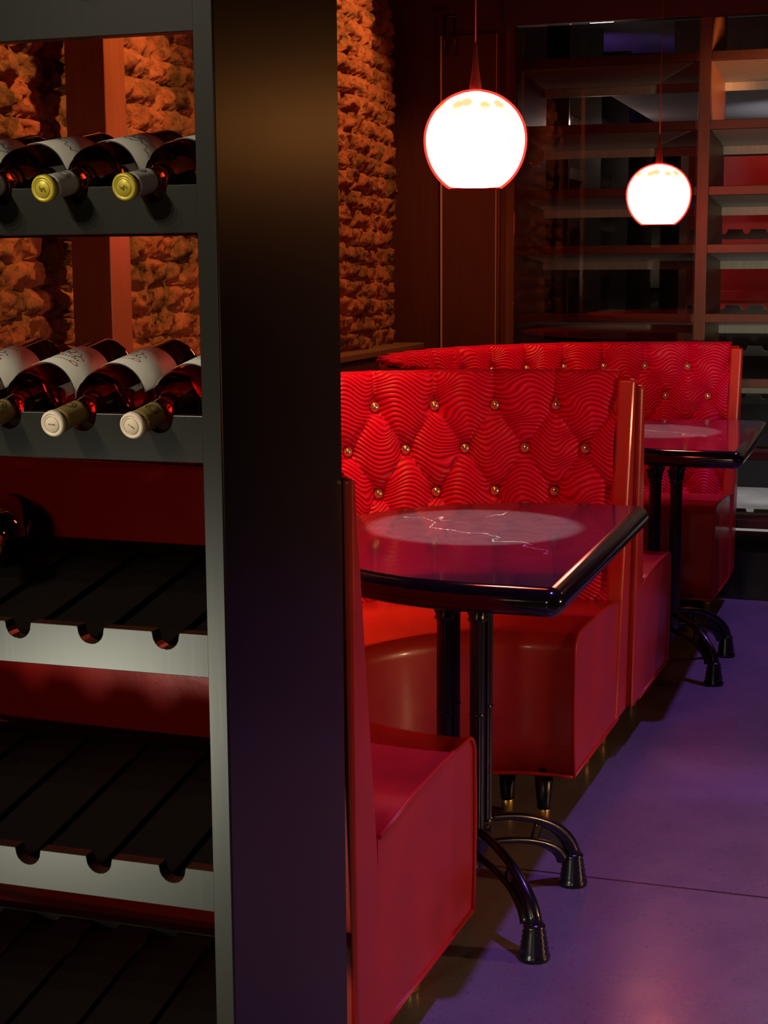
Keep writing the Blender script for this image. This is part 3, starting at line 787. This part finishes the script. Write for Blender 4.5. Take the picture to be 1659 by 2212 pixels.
# dark panelling and slim brass edge left of the shelving
struct(MB().box(-2.2, XL-.02, YR, YR+.08, 0, 3.0).build('wall_back', 'panel'))
d1 = struct(MB().box(-1.735, -1.50, YR-.03, YR-.002, 0, 2.2).build('door_1', 'panel', bevel=.002))
MB().box(-1.742, -1.735, YR-.034, YR-.006, .0, 2.2).build('edge_strip', 'brass', d1)
MB().box(-1.515, -1.5125, YR-.034, YR-.03, .0, 2.2).build('edge_strip', 'brass', d1)
h_ = MB().tube([(-1.72, YR-.05, 2.12), (-1.72, YR-.05, 2.27)], .005, 8).tube([(-1.68, YR-.05, 2.12), (-1.68, YR-.05, 2.27)], .005, 8).tube([(-1.73, YR-.05, 2.27), (-1.67, YR-.05, 2.27)], .006, 8).build('door_bracket', 'iron', d1)

# ================================================================== THE ROOM BEYOND
side = empty('side_wine_rack', (-1.65, 8.0, 0), 'tall wine rack along the left side of the far room, seen through the glass', 'wine rack')
SO = (-1.65, 8.0, 0)
def sp_(mb, name, m_, parent=None):
    mb.v = [(x-SO[0], y-SO[1], z) for x, y, z in mb.v]; return mb.build(name, m_, parent or side, bevel=0)
ys = [6.75, 7.28, 8.12, 9.0, 9.92]
for y in ys: sp_(MB().box(-1.95, -1.47, y, y+.03, 0, 2.5), 'upright', 'wood_face')
for y0_, y1_ in zip(ys, ys[1:]):
    for z in (2.04, 1.79, 1.55, 1.30, 1.06, .8, .54):
        n = int((y1_-y0_-.05)/.1)
        b_ = notched(y0_+.03, y1_, z-.055, z, [y0_+.09+.1*k for k in range(n)])
        b_.v = [(-1.56-yy, xx, zz) for xx, yy, zz in b_.v]
        sp_(b_, 'notched_board', 'wood_face')
r2 = empty('far_wine_rack', (-.2, 8.3, 0), 'distant wine rack with white-tipped notches behind the right bay', 'wine rack')
R2O = (-.2, 8.3, 0)
for z in (1.90, 1.484, 1.10, .89, .64, .36):
    b_ = notched(-1.02, .5, z-.05, z, [-.96+.115*k for k in range(12)], r=.02, y0=8.2, y1=8.22)
    b_.v = [(x-R2O[0], y-R2O[1], zz) for x, y, zz in b_.v]; b_.build('notched_board', 'wood_face', r2)
for x in (-1.05, .5):
    MB().box(x-.02+.2, x+.02+.2, -.1, .3, 0, 2.0).build('upright', 'wood_far', r2)
rp_ = MB().box(-1.2, 1.2, 0, .1, .95, 2.0); rp_.box(-1.18, 1.18, -.06, 0, 1.1, 1.16)
rp_ = rp_.build('red_partition', 'vinyl_back', bevel=.01, loc=(.1, 9.3, 0)); MB().box(-1.1, 1.1, .02, .08, 0, .95).build('partition_base', 'black', rp_)
tag(rp_, 'red upholstered partition in the far room behind the shelving', 'partition')
bm_ = MB().box(-1.4, 1.8, -.09, .09, -.12, .12).build('ceiling_beam', 'wood_far', bevel=.004, loc=(.2, 8.9, 2.5)); tag(bm_, 'orange-lit wooden beam under the far ceiling', 'beam')
bk = MB().box(-1.45, 1.45, -.92, .92, -.03, .03).build('lowered_soffit', 'plaster_far', bevel=.004, loc=(.26, 7.68, 2.05)); tag(bk, 'pale flat soffit hanging under the far ceiling, seen through the upper bays', 'soffit')
spot('far_purple', (-1.6, 9.2, 1.8), (-1.85, 9.7, 2.6), 12, (.3, .15, 1), 90, .6, .05)
spot('far_beam_light', (-.2, 8.7, 2.2), (.1, 8.9, 2.45), 12, (1, .4, .05), 90, .6, .05)
spot('far_red_light', (-.6, 8.7, 2.3), (-.6, 9.3, 1.4), 6, (1, .3, .25), 80, .6, .05)
